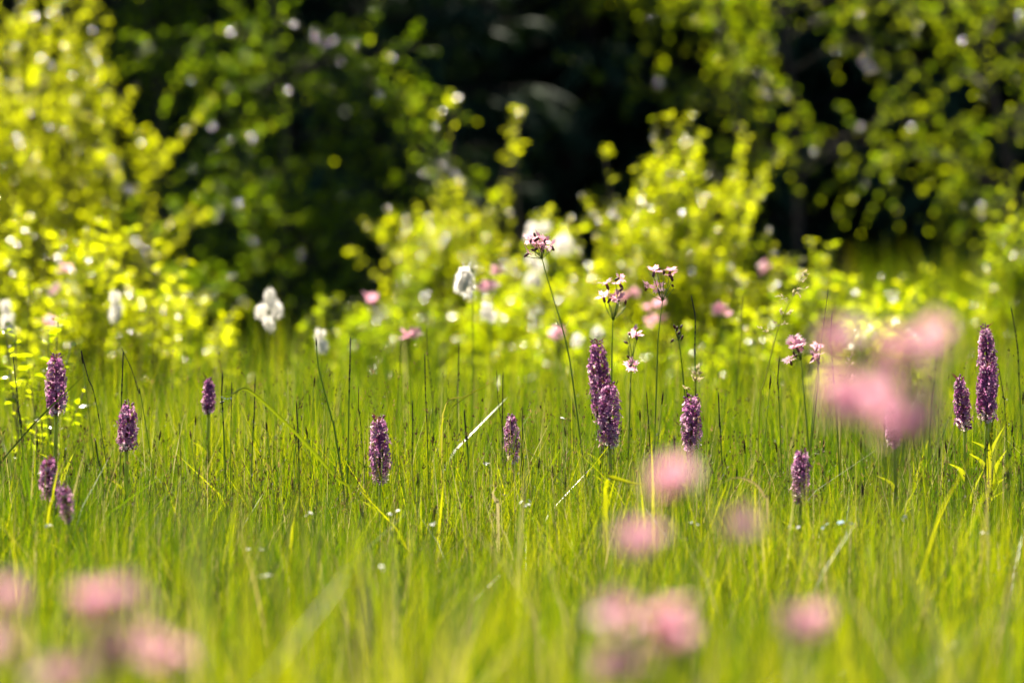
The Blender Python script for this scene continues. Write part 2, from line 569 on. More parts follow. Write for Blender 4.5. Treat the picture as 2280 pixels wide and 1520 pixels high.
shrub('willow_shrub', 'low yellow shrub fading into the meadow before the dark alder', 'shrub', 375, 23.0, .34, .62, 28, 36, .86, sub=6, nleaf=17, leaf_len=.029, group=SH, extra=((340, 545, .18),))
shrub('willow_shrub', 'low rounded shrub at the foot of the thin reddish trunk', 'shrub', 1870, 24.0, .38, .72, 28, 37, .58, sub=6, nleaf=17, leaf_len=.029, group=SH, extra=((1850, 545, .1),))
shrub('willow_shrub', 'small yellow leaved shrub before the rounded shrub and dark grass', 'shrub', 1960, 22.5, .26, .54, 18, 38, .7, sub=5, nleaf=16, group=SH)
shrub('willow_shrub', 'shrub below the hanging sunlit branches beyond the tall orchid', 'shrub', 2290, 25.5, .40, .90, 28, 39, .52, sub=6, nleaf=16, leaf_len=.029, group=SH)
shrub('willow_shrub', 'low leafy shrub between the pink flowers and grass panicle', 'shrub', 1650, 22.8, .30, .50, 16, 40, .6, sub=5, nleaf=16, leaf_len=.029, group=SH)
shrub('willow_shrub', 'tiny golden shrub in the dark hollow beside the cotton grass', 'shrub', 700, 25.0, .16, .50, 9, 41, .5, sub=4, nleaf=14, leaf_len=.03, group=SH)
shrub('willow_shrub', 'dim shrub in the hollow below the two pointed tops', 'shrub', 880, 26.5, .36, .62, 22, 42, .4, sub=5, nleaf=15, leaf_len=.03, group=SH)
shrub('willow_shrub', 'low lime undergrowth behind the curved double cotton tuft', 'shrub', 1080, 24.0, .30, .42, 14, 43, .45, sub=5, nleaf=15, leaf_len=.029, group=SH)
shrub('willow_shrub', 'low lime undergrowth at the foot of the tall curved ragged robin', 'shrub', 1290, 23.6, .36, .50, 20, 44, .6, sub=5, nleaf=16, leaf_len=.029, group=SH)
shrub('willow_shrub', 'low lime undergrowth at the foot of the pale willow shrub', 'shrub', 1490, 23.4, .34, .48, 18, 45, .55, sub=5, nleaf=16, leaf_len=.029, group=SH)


# ------------------------------------------------------------------ meadow grass
def blades(rg, n, x0, x1, y0, y1, hmin, hmax, wmin, wmax, lean, dry=.03, frustum=True, hfun=None, tm=.42):
    y = rg.uniform(y0, y1, n)
    if frustum:
        half = .06 * y * 1.02 + .35
        x = rg.uniform(-1, 1, n) * half
        nc = n // 14
        ci = rg.integers(0, nc, n)
        cl = rg.uniform(size=n) < .6
        x = np.where(cl, x[ci] + rg.normal(size=n) * .022, x)
        y = np.where(cl, np.clip(y[ci] + rg.normal(size=n) * .03, y0, y1), y)
        ctint = rg.normal(size=nc)[ci] * .12 * cl
    else:
        x = rg.uniform(x0, x1, n)
        ok = np.abs(x) > .06 * y * 1.02 + .35
        x, y = x[ok], y[ok]
        n = len(x)
        ctint = 0
    h = rg.uniform(hmin, hmax, n) * (1 + .12 * np.sin(x * 5.1 + y * 1.7) + .08 * np.sin(x * 13 - y * 4.3))
    if hfun is not None:
        h *= hfun(x, y)
    w = rg.uniform(wmin, wmax, n)
    az = rg.uniform(0, 2 * np.pi, n)
    ld = np.stack([np.cos(az), np.sin(az), np.zeros(n)], -1)
    lm = (np.abs(rg.normal(size=n)) * lean * h)[:, None]
    fa = az + np.pi / 2 + rg.normal(size=n) * .5
    S = np.stack([np.cos(fa), np.sin(fa), np.zeros(n)], -1)
    P = np.stack([x, y, np.zeros(n)], -1)
    Z = np.array([0, 0, 1.])
    rows = []
    for t, ww in ((0, .8), (.4, 1.), (.75, .7)):
        c = P + Z * (h * t)[:, None] * (1 - .10 * t * t) + ld * lm * t * t
        rows += [c - S * (w * ww * .5)[:, None], c + S * (w * ww * .5)[:, None]]
    rows.append(P + Z * (h * .9)[:, None] + ld * lm)
    V = np.stack(rows, 1).reshape(-1, 3)
    f = np.array([(0, 1, 3), (0, 3, 2), (2, 3, 5), (2, 5, 4), (4, 5, 6)])
    F = (np.arange(n)[:, None, None] * 7 + f[None]).reshape(-1, 3)
    t = np.clip(tm + ctint + .25 * rg.normal(size=n) + .12 * np.sin(x * 3.1 + y * .9), 0, .85)
    d = rg.uniform(size=n) < dry
    t[d] = rg.uniform(.92, 1, d.sum())
    return V, F, np.repeat(t, 7)


def far_h(x, y):
    return 1 + .55 * np.clip((y - 22) / 7, 0, 1) * np.clip((x - .75) / .4, 0, 1)


def clear_hollow(b):
    """no meadow grass under the shrubs and trees, except the open bay on the right"""
    V, F, t = b
    c = V.reshape(-1, 7, 3)[:, 0]
    keep = (c[:, 1] < 24.0 + .5 * np.sin(c[:, 0] * 6)) | (c[:, 0] > .85)
    V = V.reshape(-1, 7, 3)[keep].reshape(-1, 3)
    f = F.reshape(-1, 5, 3)[0] % 7
    n = keep.sum()
    return V, (np.arange(n)[:, None, None] * 7 + f[None]).reshape(-1, 3), t.reshape(-1, 7)[keep].ravel()


rg = np.random.default_rng(77)
gp = [
    blades(rg, 12000, 0, 0, 5.5, 9.0, .16, .34, .002, .004, .35),
    blades(rg, 42000, 0, 0, 9.0, 13.6, .18, .38, .0015, .0035, .26, dry=.04),
    blades(rg, 2600, 0, 0, 8.5, 13.6, .36, .52, .0015, .0035, .28, dry=.08),
    blades(rg, 800, 0, 0, 7.4, 10.0, .44, .62, .0025, .005, .35, dry=.15, tm=.7),
    blades(rg, 62000, 0, 0, 13.6, 16.0, .16, .40, .0012, .003, .22, dry=.06),
    blades(rg, 50000, 0, 0, 16.0, 18.5, .2, .46, .0013, .003, .20, dry=.05),
    blades(rg, 9000, 0, 0, 14.6, 16.2, .36, .48, .0011, .002, .18, dry=.08, tm=.25),
    blades(rg, 7000, 0, 0, 16.0, 18.5, .42, .55, .0011, .0022, .16, dry=.06, tm=.28),
    blades(rg, 1300, 0, 0, 14.2, 18.0, .30, .46, .0012, .0022, .85, dry=.15),
    blades(rg, 900, 0, 0, 14.6, 18.0, .28, .44, .005, .009, .35, dry=.0, tm=.7),
    clear_hollow(blades(rg, 42000, 0, 0, 18.5, 25, .2, .42, .002, .004, .26, hfun=far_h)),
    clear_hollow(blades(rg, 9000, 0, 0, 18.5, 25, .40, .60, .0016, .003, .18, hfun=far_h, tm=.42)),
    clear_hollow(blades(rg, 24000, 0, 0, 25, 33.5, .2, .42, .003, .006, .28, hfun=far_h)),
    clear_hollow(blades(rg, 24000, -4, 4, 7, 33, .18, .40, .003, .006, .3, frustum=False, hfun=far_h)),
]
off, VV, FF, TT = 0, [], [], []
for V, F, t in gp:
    VV.append(V)
    FF.append(F + off)
    TT.append(t)
    off += len(V)
go = link_mesh('grass', np.concatenate(VV), np.concatenate(FF), M['grass'], tint=np.concatenate(TT))
go['kind'] = 'stuff'
go['label'] = 'dense sunlit green meadow grass with thin upright blades'
go['category'] = 'grass'

# small brown and straw seed heads carried by the taller thin stems of the meadow
hv = np.concatenate([gp[6][0].reshape(-1, 7, 3)[::3], gp[7][0].reshape(-1, 7, 3)[::4], gp[4][0].reshape(-1, 7, 3)[::40]])
tipp = np.repeat(hv[:, 6], 3, 0)
tdir = np.repeat(unit(hv[:, 6] - hv[:, 4]), 3, 0)
m = len(tipp)
off_ = rg.uniform(-.014, .004, (m, 1))
V, F, t = leaves_np(tipp + tdir * off_, tdir + rg.normal(size=(m, 3)) * .35, unit(rg.normal(size=(m, 3))), rg.uniform(.004, .009, m), rg.uniform(.0016, .003, m),
                    np.repeat(np.clip(rg.normal(size=len(hv)) * .3 + .45, 0, 1), 3))
sh_ = link_mesh('seed_heads', V, F, M['sedge_head'], tint=t)
sh_['kind'] = 'stuff'
sh_['label'] = 'tiny brown and straw seed heads scattered through the meadow grass'
sh_['category'] = 'seed heads'


# ------------------------------------------------------------------ purple orchids
def petal_patch(mb, base, d, n, L, w, tint, lobes=0):
    """small pointed petal"""
    d = Vector(d).normalized()
    n = Vector(n)
    s = d.cross(n).normalized()
    nn = s.cross(d)
    b = len(mb.v)
    base = Vector(base)
    mb.v += [base, base + d * L * .5 - s * w * .5 + nn * w * .15, base + d * L * .55 - nn * w * .05, base + d * L * .5 + s * w * .5 + nn * w * .15, base + d * L - nn * L * .15]
    mb.t += [tint] * 5
    mb.f += [(b, b + 2, b + 1), (b, b + 3, b + 2), (b + 1, b + 2, b + 4), (b + 2, b + 3, b + 4)]


def floret_mesh(name, tint, spread=1.0):
    # faces +x (outward), z up
    mb = MB()
    mb.tube([(-.006, 0, -.003), (-.001, 0, .0005)], [.0009, .0012], 5, tint=tint * .7)
    petal_patch(mb, (0, .0005, 0), (.35, .85 * spread, .15), (1, 0, .3), .0062, .0032, tint)        # lateral sepals
    petal_patch(mb, (0, -.0005, 0), (.35, -.85 * spread, .15), (1, 0, .3), .0062, .0032, tint)
    petal_patch(mb, (-.0005, 0, .001), (.55, 0, .8), (1, 0, -.3), .0052, .0032, tint * .85)           # hood
    petal_patch(mb, (0, .001, .0005), (.6, .3, .6), (1, -.2, -.2), .0045, .0026, tint * .9)
    petal_patch(mb, (0, -.001, .0005), (.6, -.3, .6), (1, .2, -.2), .0045, .0026, tint * .9)
    for a in (-.55, 0, .55):                                                                          # three-lobed lip
        petal_patch(mb, (.0005, 0, -.0005), (.55, a, -.75), (1, 0, .6), .0062, .0034, min(1, tint * 1.1))
    mb.tube([(0, 0, -.0005), (-.004, 0, -.005), (-.006, .0005, -.008)], [.0007, .0005, .0003], 4, tint=tint * .8, cap=False)  # spur
    return mb.data(name, M['orchid'])


FLO = [floret_mesh('floret', t, s) for t, s in ((.28, 1), (.42, .9), (.55, 1.1), (.72, 1))]
FLO_PALE = floret_mesh('floret', .95, .7)
b_ = MB()
b_.ball((.002, 0, .0005), .0022, .15, (1.4, .8, .9), 4, 5)
BUD = b_.data('floret', M['orchid'])
OR_G = 'purple orchids in the meadow'


def orchid(label, px, py, ln, wd, D, lean=0.0, dens=1.0, shade=0, seed=0, leaves=((.5, 1),), pale=.15):
    rg = np.random.default_rng(1000 + seed)
    top = W(px, py, D)
    bot = W(px - lean, py + ln, D)
    base = bot + (bot - top) * .4 + Vector((rg.uniform(-.01, .01), rg.uniform(-.02, .02), 0))
    base.z = 0
    root = thing('orchid', label, 'orchid', base, OR_G)
    sc = FPX / D
    L = (top - bot).length
    rad = wd * .5 / sc
    st = MB(base)
    st.tube(curve_pts([base, base.lerp(bot, .5) + Vector((rg.uniform(-.006, .006), 0, 0)), bot], 8), [.0042 - .0001 * i for i in range(9)], 7, tint=.62)
    st.build('stem', M['stem'], root)
    # lanceolate leaves clasping the stem
    for k, (f, sd) in enumerate(tuple(leaves) + ((.78, -1), (.62, 1), (.08, 1), (.1, -1))):
        p0 = base.lerp(bot, f)
        hl = rg.uniform(.10, .15) if k < len(leaves) else (rg.uniform(.03, .05) if f > .5 else rg.uniform(.14, .2))
        az = rg.uniform(-.5, .5) + (0 if sd > 0 else math.pi)
        d = Vector((math.cos(az), math.sin(az), 0))
        lf = MB(base)
        lf.blade(curve_pts([p0, p0 + d * .012 + Vector((0, 0, hl * .6)), p0 + d * .035 + Vector((0, 0, hl))], 6), .017, Vector((-d.y, d.x, 0)) + Vector((.6, 0, 0)), tint=.8, fold=.5)
        lf.build('leaf', M['stem'], root)
    ax = MB(bot)
    ax.tube([bot - (top - bot) * .03, bot.lerp(top, .5), top], [.0034, .0028, .0012], 6, tint=.5)
    # thin bracts between the florets
    up = (top - bot).normalized()
    for i in range(int(26 * L / .1)):
        f = rg.uniform(0, .97)
        az = rg.uniform(0, 6.28)
        p = bot.lerp(top, f) + Vector((math.cos(az), math.sin(az), 0)) * .003
        d = Vector((math.cos(az), math.sin(az), 0)) * rad * .75 + up * .008
        ax.blade([p, p + d * .55 + up * .002, p + d + up * .003], .0022, None, tint=.25)
    spike = ax.build('flower_spike', M['calyx'], root, loc=bot - base)  # dark maroon axis and bracts paint the shaded core of the backlit spike
    tp_a, tp_b = rg.uniform(.48, .68), rg.uniform(1.8, 2.6)
    n = int(dens * 820 * L * (.55 + rad * 26))
    q0 = up.to_track_quat('Z', 'Y')
    for i in range(n):
        f = (i + rg.uniform(.0, .9)) / n
        az = i * 2.39996 + rg.uniform(-.25, .25)
        prof = min(1.0, .80 + 1.2 * f) * (1 - max(0, f - tp_a) ** 1.5 * tp_b)
        if f < .12:
            prof *= rg.uniform(.7, 1.15)
        rr = max(.0012, (rad - .0028) * prof * rg.uniform(.72, 1.12))
        if f > .93:
            me, s = BUD, rg.uniform(.8, 1.2)
        elif f < pale and rg.uniform() < .65:
            me, s = FLO_PALE, rg.uniform(.7, 1.1)
        else:
            w = [.12, .28, .32, .28] if shade == 0 else ([.3, .35, .25, .1] if shade > 0 else ([.05, .2, .4, .35] if shade > -2 else [0, 0, .3, .7]))
            me, s = FLO[int(rg.choice(4, p=w))], rg.uniform(.95, 1.4) * (1.05 - .4 * max(0, f - .6))
        d = Vector((math.cos(az), math.sin(az), 0))
        loc = up * (f * L) + q0 @ (d * rr)
        tilt = rg.uniform(-.5, .5) - (f - .5) * .8
        o = link_obj('floret', me, spike, loc)
        q = q0 @ Quaternion((0, 0, 1), az) @ Quaternion((0, 1, 0), tilt) @ Quaternion((1, 0, 0), rg.uniform(-.7, .7))
        o.rotation_mode = 'QUATERNION'
        o.rotation_quaternion = q
        o.scale = (s, s, s)
    return root


orchid('purple orchid crossed by a slanting grass blade beside the leafy willow seedling', 125, 788, 132, 46, 15.6, 0, seed=1, leaves=((.55, 1), (.42, -1)), pale=.14)
orchid('short dense purple orchid with a loose pink floret at its base, near bent horsetail', 287, 896, 106, 46, 15.35, 6, seed=2)
orchid('small greyish purple orchid beside the tip of the arching drop-beaded blade', 466, 842, 78, 30, 16.7, 2, seed=3)
orchid('pale pink purple orchid, topmost of a tight trio low in the grass', 110, 1017, 90, 40, 14.7, 4, dens=.8, shade=-1, seed=4)
orchid('vivid purple orchid in the middle of a tight trio low in the grass', 123, 1048, 80, 26, 15.3, 4, shade=0, seed=5)
orchid('faded pink orchid, lowest of a tight trio low in the grass', 140, 1078, 80, 36, 14.3, -12, dens=.7, shade=-1, seed=6)
orchid('long pinkish purple orchid with pale withered base florets standing among horsetails', 843, 926, 148, 46, 15.4, -4, shade=-1, seed=7, pale=.16)
orchid('slim sharp pink purple orchid beside a pair of dark horsetail stems', 1138, 922, 106, 35, 15.75, -4, shade=-1, seed=8, pale=.2)
orchid('tall dark purple orchid rising right behind a shorter one', 1329, 755, 185, 46, 16.15, -14, dens=1.1, shade=1, seed=9)
orchid('dark purple orchid standing close in front of the taller one', 1356, 850, 142, 50, 15.5, -2, dens=1.1, shade=0, seed=10, leaves=((.35, -1), (.25, 1)))
orchid('purple orchid with pale base florets under the small white bedstraw sprig', 1541, 878, 122, 46, 15.55, 2, dens=.95, seed=11, pale=.16)
orchid('short soft purple orchid standing alone before the grass panicle', 1784, 1000, 116, 40, 14.95, 2, shade=-1, seed=12)
orchid('pink orchid standing among the cluster of large blurred pink flowers', 1985, 888, 105, 36, 15.9, -6, shade=-2, dens=.8, seed=13)
orchid('leaning purple orchid with one loose floret beside the tallest pair', 2136, 836, 118, 38, 15.75, -12, dens=.85, seed=14, pale=.15)
orchid('very tall pink purple orchid, rear one of the tallest pair', 2193, 723, 170, 44, 16.0, -10, shade=-1, seed=15, leaves=((.6, 1),))
orchid('violet orchid with shade coloured into its florets, front one of the tallest pair', 2197, 808, 128, 46, 15.75, 0, dens=1.2, shade=1, seed=16, leaves=((.7, 1), (.5, 1)))  # darker floret mix paints the shadow this spike stands in


# ------------------------------------------------------------------ ragged robins (pink, deeply cut petals)
def ragged_petal():
    mb = MB()
    # claw then four narrow lobes, along +x, slightly raised
    mb.v += [Vector((.001, -.0006, 0)), Vector((.001, .0006, 0)), Vector((.006, -.0018, .001)), Vector((.006, .0018, .001))]
    mb.t += [.2, .2, .4, .4]
    mb.f.append((0, 2, 3, 1))
    for a, L, zz in ((-.75, .0065, .0015), (-.24, .0115, .0028), (.24, .0115, .002), (.75, .0065, .001)):
        d = Vector((math.cos(a * .8), math.sin(a * .8), 0))
        s = Vector((-d.y, d.x, 0))
        b = len(mb.v)
        o = Vector((.0052, a * .0022, .001))
        mb.v += [o - s * .0012, o + s * .0012, o + d * L * .6 - s * .0015 + Vector((0, 0, zz * .6)), o + d * L * .6 + s * .0015 + Vector((0, 0, zz * .4)), o + d * L + Vector((0, 0, zz * .3))]
        mb.t += [.5, .5, .7, .7, 1]
        mb.f += [(b, b + 2, b + 3, b + 1), (b + 2, b + 4, b + 3)]
    return mb.data('petal', M['pink'])


PETAL = ragged_petal()
c_ = MB()
c_.tube([(0, 0, -.011), (0, 0, -.009), (0, 0, -.004), (0, 0, 0)], [.0008, .0022, .0026, .002], 7, tint=.5)
CALYX = c_.data('flower', M['calyx'])
c_ = MB()
c_.tube([(0, 0, -.006), (0, 0, -.003), (0, 0, .001), (0, 0, .004)], [.0006, .0022, .0024, .0007], 7, tint=.6)
BUDM = c_.data('bud', M['calyx'])


def ragged(label, node, D, flowers, buds=(), stem=(), group='ragged robin flowers in the meadow', size=1.0, seed=0, leafpair=None, thick=1.0):
    rg = np.random.default_rng(3000 + seed)
    nd = W(*node, D)
    path = [W(x, y, D) for x, y in stem]
    last = path[-1] if path else nd
    prev = path[-2] if len(path) > 1 else nd
    sl = (last - prev)
    sx = (sl.x / abs(sl.z) if abs(sl.z) > 1e-3 else 0) * last.z
    base = Vector((last.x + max(-.08, min(.08, sx)), D + rg.uniform(-.03, .03), 0))
    root = thing('ragged_robin', label, 'flower', base, group)
    st = MB(base)
    pts = [base] + list(reversed(path)) + [nd]
    st.tube(curve_pts(pts, 10), [.0016 * thick - .00007 * i for i in range(11)], 6, tint=.35)
    st.build('stem', M['stem'], root)
    if leafpair:
        lp = W(*leafpair, D)
        for sd in (-1, 1):
            lf = MB(base)
            lf.blade([lp, lp + Vector((sd * .008, 0, .008)), lp + Vector((sd * .014, .004, .02)), lp + Vector((sd * .017, .006, .036))], .007, Vector((0, 1, .2)), tint=.85)
            lf.build('leaf', M['stem'], root)

    def put(x, y, isflower, nd=nd):
        c = W(x, y, D) + Vector((0, rg.uniform(-.018, .018) + (nd.y - D), 0))
        d = c - nd
        kn = nd + d * .5 + Vector((d.x * .15, 0, -abs(d.x) * .15))
        br = MB(base)
        nrm = (d.normalized() * .5 + Vector((rg.normal() * .6, -.25 + rg.normal() * .7, .5))).normalized()
        end = c - nrm * .009 * size
        br.tube(curve_pts([nd, kn, end], 5), [.0009 * thick, .0008 * thick, .0008 * thick, .0007 * thick, .0007 * thick, .0006 * thick], 5, tint=.25)
        br.build('branch', M['stem'], root)
        o = link_obj('flower' if isflower else 'bud', CALYX if isflower else BUDM, root, c - base)
        o.rotation_mode = 'QUATERNION'
        o.rotation_quaternion = nrm.to_track_quat('Z', 'Y') @ Quaternion((0, 0, 1), rg.uniform(0, 6))
        s = size * rg.uniform(.88, 1.15)
        o.scale = (s, s, s)
        if isflower:
            for k in range(5):
                p = link_obj('petal', PETAL, o)
                p.rotation_euler = (rg.uniform(-.3, .3), rg.uniform(-.5, .15), k * 2 * math.pi / 5 + rg.uniform(-.12, .12))

    subs = {}
    for fl in flowers:
        if len(fl) == 4:
            key = fl[2:]
            if key not in subs:
                subs[key] = W(*key, D) + Vector((0, rg.uniform(-.07, .07), 0))
                br = MB(base)
                br.tube(curve_pts([nd, nd.lerp(subs[key], .5) + Vector(((subs[key].x - nd.x) * .2, 0, -.01)), subs[key]], 6), .0011, 5, tint=.4)
                br.build('branch', M['stem'], root)
            put(fl[0], fl[1], True, subs[key])
        else:
            put(fl[0], fl[1], True)
    for x, y in buds:
        put(x, y, False)
    return root


ragged('tall pink ragged robin on a long curved stem topped by a dense flower cluster', (1207, 576), 15.75,
       [(1182, 533), (1200, 529), (1206, 546), (1226, 547), (1177, 563), (1212, 538), (1197, 552)], [(1190, 522), (1213, 535), (1185, 556)],
       [(1216, 610), (1228, 650), (1245, 705), (1258, 752), (1270, 810), (1282, 900)], seed=1, leafpair=(1254, 732))
ragged('pink ragged robin with three spreading branches before the pale willow shrub', (1365, 713), 16.0,
       [(1350, 632), (1379, 618), (1380, 632), (1344, 662), (1360, 664), (1375, 662)], [(1393, 672), (1383, 645)], [(1363, 760), (1362, 840)], seed=2)
ragged('pink ragged robin with open stars on wide forked branches', (1475, 670), 16.0,
       [(1457, 605), (1492, 603), (1494, 613), (1441, 637), (1465, 642)], [(1497, 635), (1478, 606), (1468, 600)], [(1469, 720), (1465, 760), (1462, 850)], seed=3)
ragged('small pink ragged robin close to the tall dark orchid', (1408, 800), 15.85,
       [(1413, 738), (1416, 746), (1405, 812)], [(1393, 762), (1398, 793), (1402, 742)], [(1404, 850), (1402, 920)], seed=4)
ragged('ragged robin carrying only dark red buds', (1511, 755), 15.8,
       [], [(1502, 727), (1518, 726), (1508, 731), (1497, 757), (1519, 750), (1512, 742)], [(1517, 800), (1525, 880)], seed=5)
ragged('full pink ragged robin head beside a smaller drooping one', (1784, 800), 16.3,
       [(1765, 765), (1778, 764), (1773, 773), (1784, 770), (1770, 755), (1759, 802)], [(1767, 786), (1773, 792)], [(1788, 850), (1795, 930)], seed=6)
ragged('small drooping pink ragged robin beside a segmented horsetail stem', (1822, 812), 16.2,
       [(1812, 795), (1824, 792), (1818, 800), (1820, 773)], [(1808, 787)], [(1822, 850), (1812, 940)], seed=7)
BG_G = 'distant ragged robins before the shrubs'
for i, (lab, D, fl, nd) in enumerate((
    ('distant pink ragged robin before the bright yellow shoots', 22.0, [(146, 598), (138, 604), (125, 640), (122, 652)], (135, 690)),
    ('distant purple pink ragged robin over the dark hollow', 21.5, [(816, 660), (826, 666), (834, 670)], (830, 720)),
    ('distant pink ragged robin just above the grass by a lone white tuft', 19.5, [(902, 745), (908, 750), (924, 741)], (912, 790)),
    ('distant pink ragged robin beside the sharp white cotton grass head', 20.5, [(1074, 643), (1086, 640), (1097, 636), (1108, 602)], (1090, 700)),
    ('distant pink ragged robin behind the three-branched one', 21.5, [(1383, 660), (1397, 655), (1411, 652)], (1400, 720)),
    ('distant dusky pink ragged robin behind the open pink stars', 22.0, [(1440, 688), (1455, 680), (1468, 676), (1450, 715), (1476, 712)], (1455, 760)),
    ('distant pink ragged robin left of the curved flower stem', 21.0, [(1236, 742), (1243, 750), (1246, 738)], (1242, 790)),
    ('distant dusky ragged robin at the foot of the pale willow shrub', 23.5, [(1700, 588), (1708, 596), (1704, 602)], (1706, 650)),
    ('distant pale pink ragged robin behind the segmented horsetail', 21.0, [(1606, 680), (1613, 697), (1600, 690)], (1608, 740)),
    ('distant pink ragged robin beyond the willow seedling', 21.0, [(110, 715), (100, 722)], (106, 770)),
)):
    ragged(lab, nd, D, fl, (), [(nd[0] + 3, nd[1] + 60)], BG_G, 1.25, 40 + i)
FG_G = 'near ragged robins standing tall before the meadow'
rh = np.random.default_rng(62)


def heads(spec):
    out = []
    for x, y, n in spec:
        n = max(2, round(n * .72))
        for k in range(n):
            out.append((x + rh.normal() * 24, y + rh.normal() * 17, x + 4, y + 48))
    return out


for k, (lab, node, D, spec, bud, stem) in enumerate((
    ('large near pink ragged robin with many heads before the tallest orchids', (1985, 1060), 6.9,
     [(1890, 778, 7), (1995, 785, 7), (1985, 845, 5), (2045, 790, 2), (2098, 745, 3), (1866, 898, 11), (2015, 935, 13), (1950, 895, 3)], [(1960, 760), (2060, 800)], [(1980, 1180), (1970, 1400)]),
    ('near pink ragged robin with three spread heads below the pale based orchid', (1530, 1260), 7.1,
     [(1510, 1065, 9), (1412, 1192, 7), (1640, 1160, 6)], [(1580, 1130)], [(1535, 1400)]),
    ('near pale pink ragged robin low in the soft foreground grass', (1440, 1560), 6.9,
     [(1376, 1365, 6), (1478, 1368, 5), (1505, 1420, 6), (1397, 1475, 5)], [(1440, 1340)], [(1445, 1750)]),
    ('near single headed pink ragged robin in the soft foreground grass', (1785, 1520), 7.0, [(1775, 1393, 6)], [(1800, 1440)], [(1790, 1700)]),
    ('near pink ragged robin with one round deep pink head and side bud', (230, 1540), 6.7, [(200, 1345, 9), (320, 1335, 2)], [(290, 1340)], [(235, 1700)]),
    ('near dusky pink ragged robin with a wide row of heads', (300, 1640), 6.7, [(262, 1452, 5), (320, 1462, 6), (375, 1475, 2), (145, 1500, 4)], [(400, 1490)], [(300, 1800)]),
    ('near pink ragged robin with two heads one above the other', (0, 1580), 6.7, [(-6, 1300, 4), (-2, 1432, 6)], [], [(-5, 1750)]),
)):
    ragged(lab, node, D, heads(spec), bud, stem, FG_G, 1.12, 61 + k, thick=1.3, leafpair=(node[0], node[1] + 60))


# ------------------------------------------------------------------ cotton grass
def cotton_head_mesh(seed):
    rg = np.random.default_rng(seed)
    n = 300
    th = rg.uniform(0, 2 * np.pi, n)
    zc = rg.uniform(-1, 1, n)
    r = np.sqrt(1 - zc * zc)
    c = np.stack([r * np.cos(th) * .0075, r * np.sin(th) * .0075, zc * .012 - .012], -1)
    c[:, 2] += .25 * c[:, 0] * rg.uniform(-1, 1)
    A = np.stack([r * np.cos(th), r * np.sin(th), zc * .6 - .75], -1) + rg.normal(size=(n, 3)) * .35
    V, F, t = leaves_np(c, A, unit(c * np.array([1, 1, .5]) + rg.normal(size=(n, 3)) * .004), rg.uniform(.008, .017, n), np.full(n, .0022), rg.uniform(0, 1, n))
    return mesh_data('seed_head', V, F, M['cotton'], t)


CH = [cotton_head_mesh(s) for s in (1, 2, 3)]


def cotton(label, D, heads, node, seed, size=.92):
    rg = np.random.default_rng(5000 + seed)
    nd = W(*node, D)
    base = Vector((nd.x + rg.uniform(-.03, .03), D, 0))
    root = thing('cotton_grass', label, 'cotton grass', base, 'white cotton grass tufts')
    st = MB(base)
    st.tube(curve_pts([base, base.lerp(nd, .5) + Vector((.008, 0, 0)), nd], 8), .0013, 5, tint=.3)
    st.build('stem', M['stem'], root)
    for i, (x, y) in enumerate(heads):
        c = W(x, y, D) + Vector((0, rg.uniform(-.01, .01), .012 * size))
        br = MB(base)
        br.tube(curve_pts([nd, nd.lerp(c, .6) + Vector((0, 0, .012)), c], 4), .0007, 4, tint=.3)
        br.build('branch', M['stem'], root)
        o = link_obj('seed_head', CH[i % 3], root, c - base)
        s = size * rg.uniform(.85, 1.1)
        o.scale = (s * rg.uniform(.7, .95), s * .85, s * rg.uniform(1.0, 1.5))
        o.rotation_euler = (rg.uniform(-.5, .5), rg.uniform(-.5, .5), rg.uniform(0, 6))


cotton('white cotton grass with four stacked tufts over the dark hollow', 19.6, [(600, 655), (608, 682), (590, 688), (592, 716)], (597, 645), 1)
cotton('white cotton grass with two tufts before the bright yellow shrub', 20.0, [(254, 660), (263, 686)], (258, 650), 2)
cotton('white cotton grass with drooping tufts behind the willow seedling', 20.4, [(10, 680), (20, 708), (14, 730)], (12, 668), 3)
cotton('white cotton grass with one low tuft above a dark curved horsetail', 19.4, [(713, 745), (718, 768)], (712, 732), 4)
cotton('sharp white cotton grass head hanging from a thin dark stem', 17.9, [(1034, 614), (1044, 612), (1038, 626)], (1052, 606), 5, 1.1)
cotton('white cotton grass with a curved double tuft beyond the thin dark stem', 19.6, [(1084, 686), (1096, 704)], (1086, 676), 6)
cotton('large soft white cotton grass tufts right behind the tall ragged robin head', 24.5, [(1220, 508), (1190, 508), (1246, 545), (1252, 535)], (1222, 490), 7, 1.1)
cotton('soft white cotton grass tufts below the tall ragged robin head', 24.5, [(1183, 578), (1198, 588), (1188, 618), (1200, 622)], (1190, 560), 8, 1.05)
cotton('faint white cotton grass tuft just behind the tall dark orchid tip', 21.5, [(1332, 740), (1290, 755)], (1326, 726), 9)


# ------------------------------------------------------------------ horsetails
c_ = MB()
c_.tube([(0, 0, -.0045), (0, 0, .0), (0, 0, .004)], [.0019, .0022, .0026], 6, tint=.5, cap=False)
SHEATH = c_.data('sheath', M['sheath'])
HT_G = 'dark jointed horsetail stems in the grass'


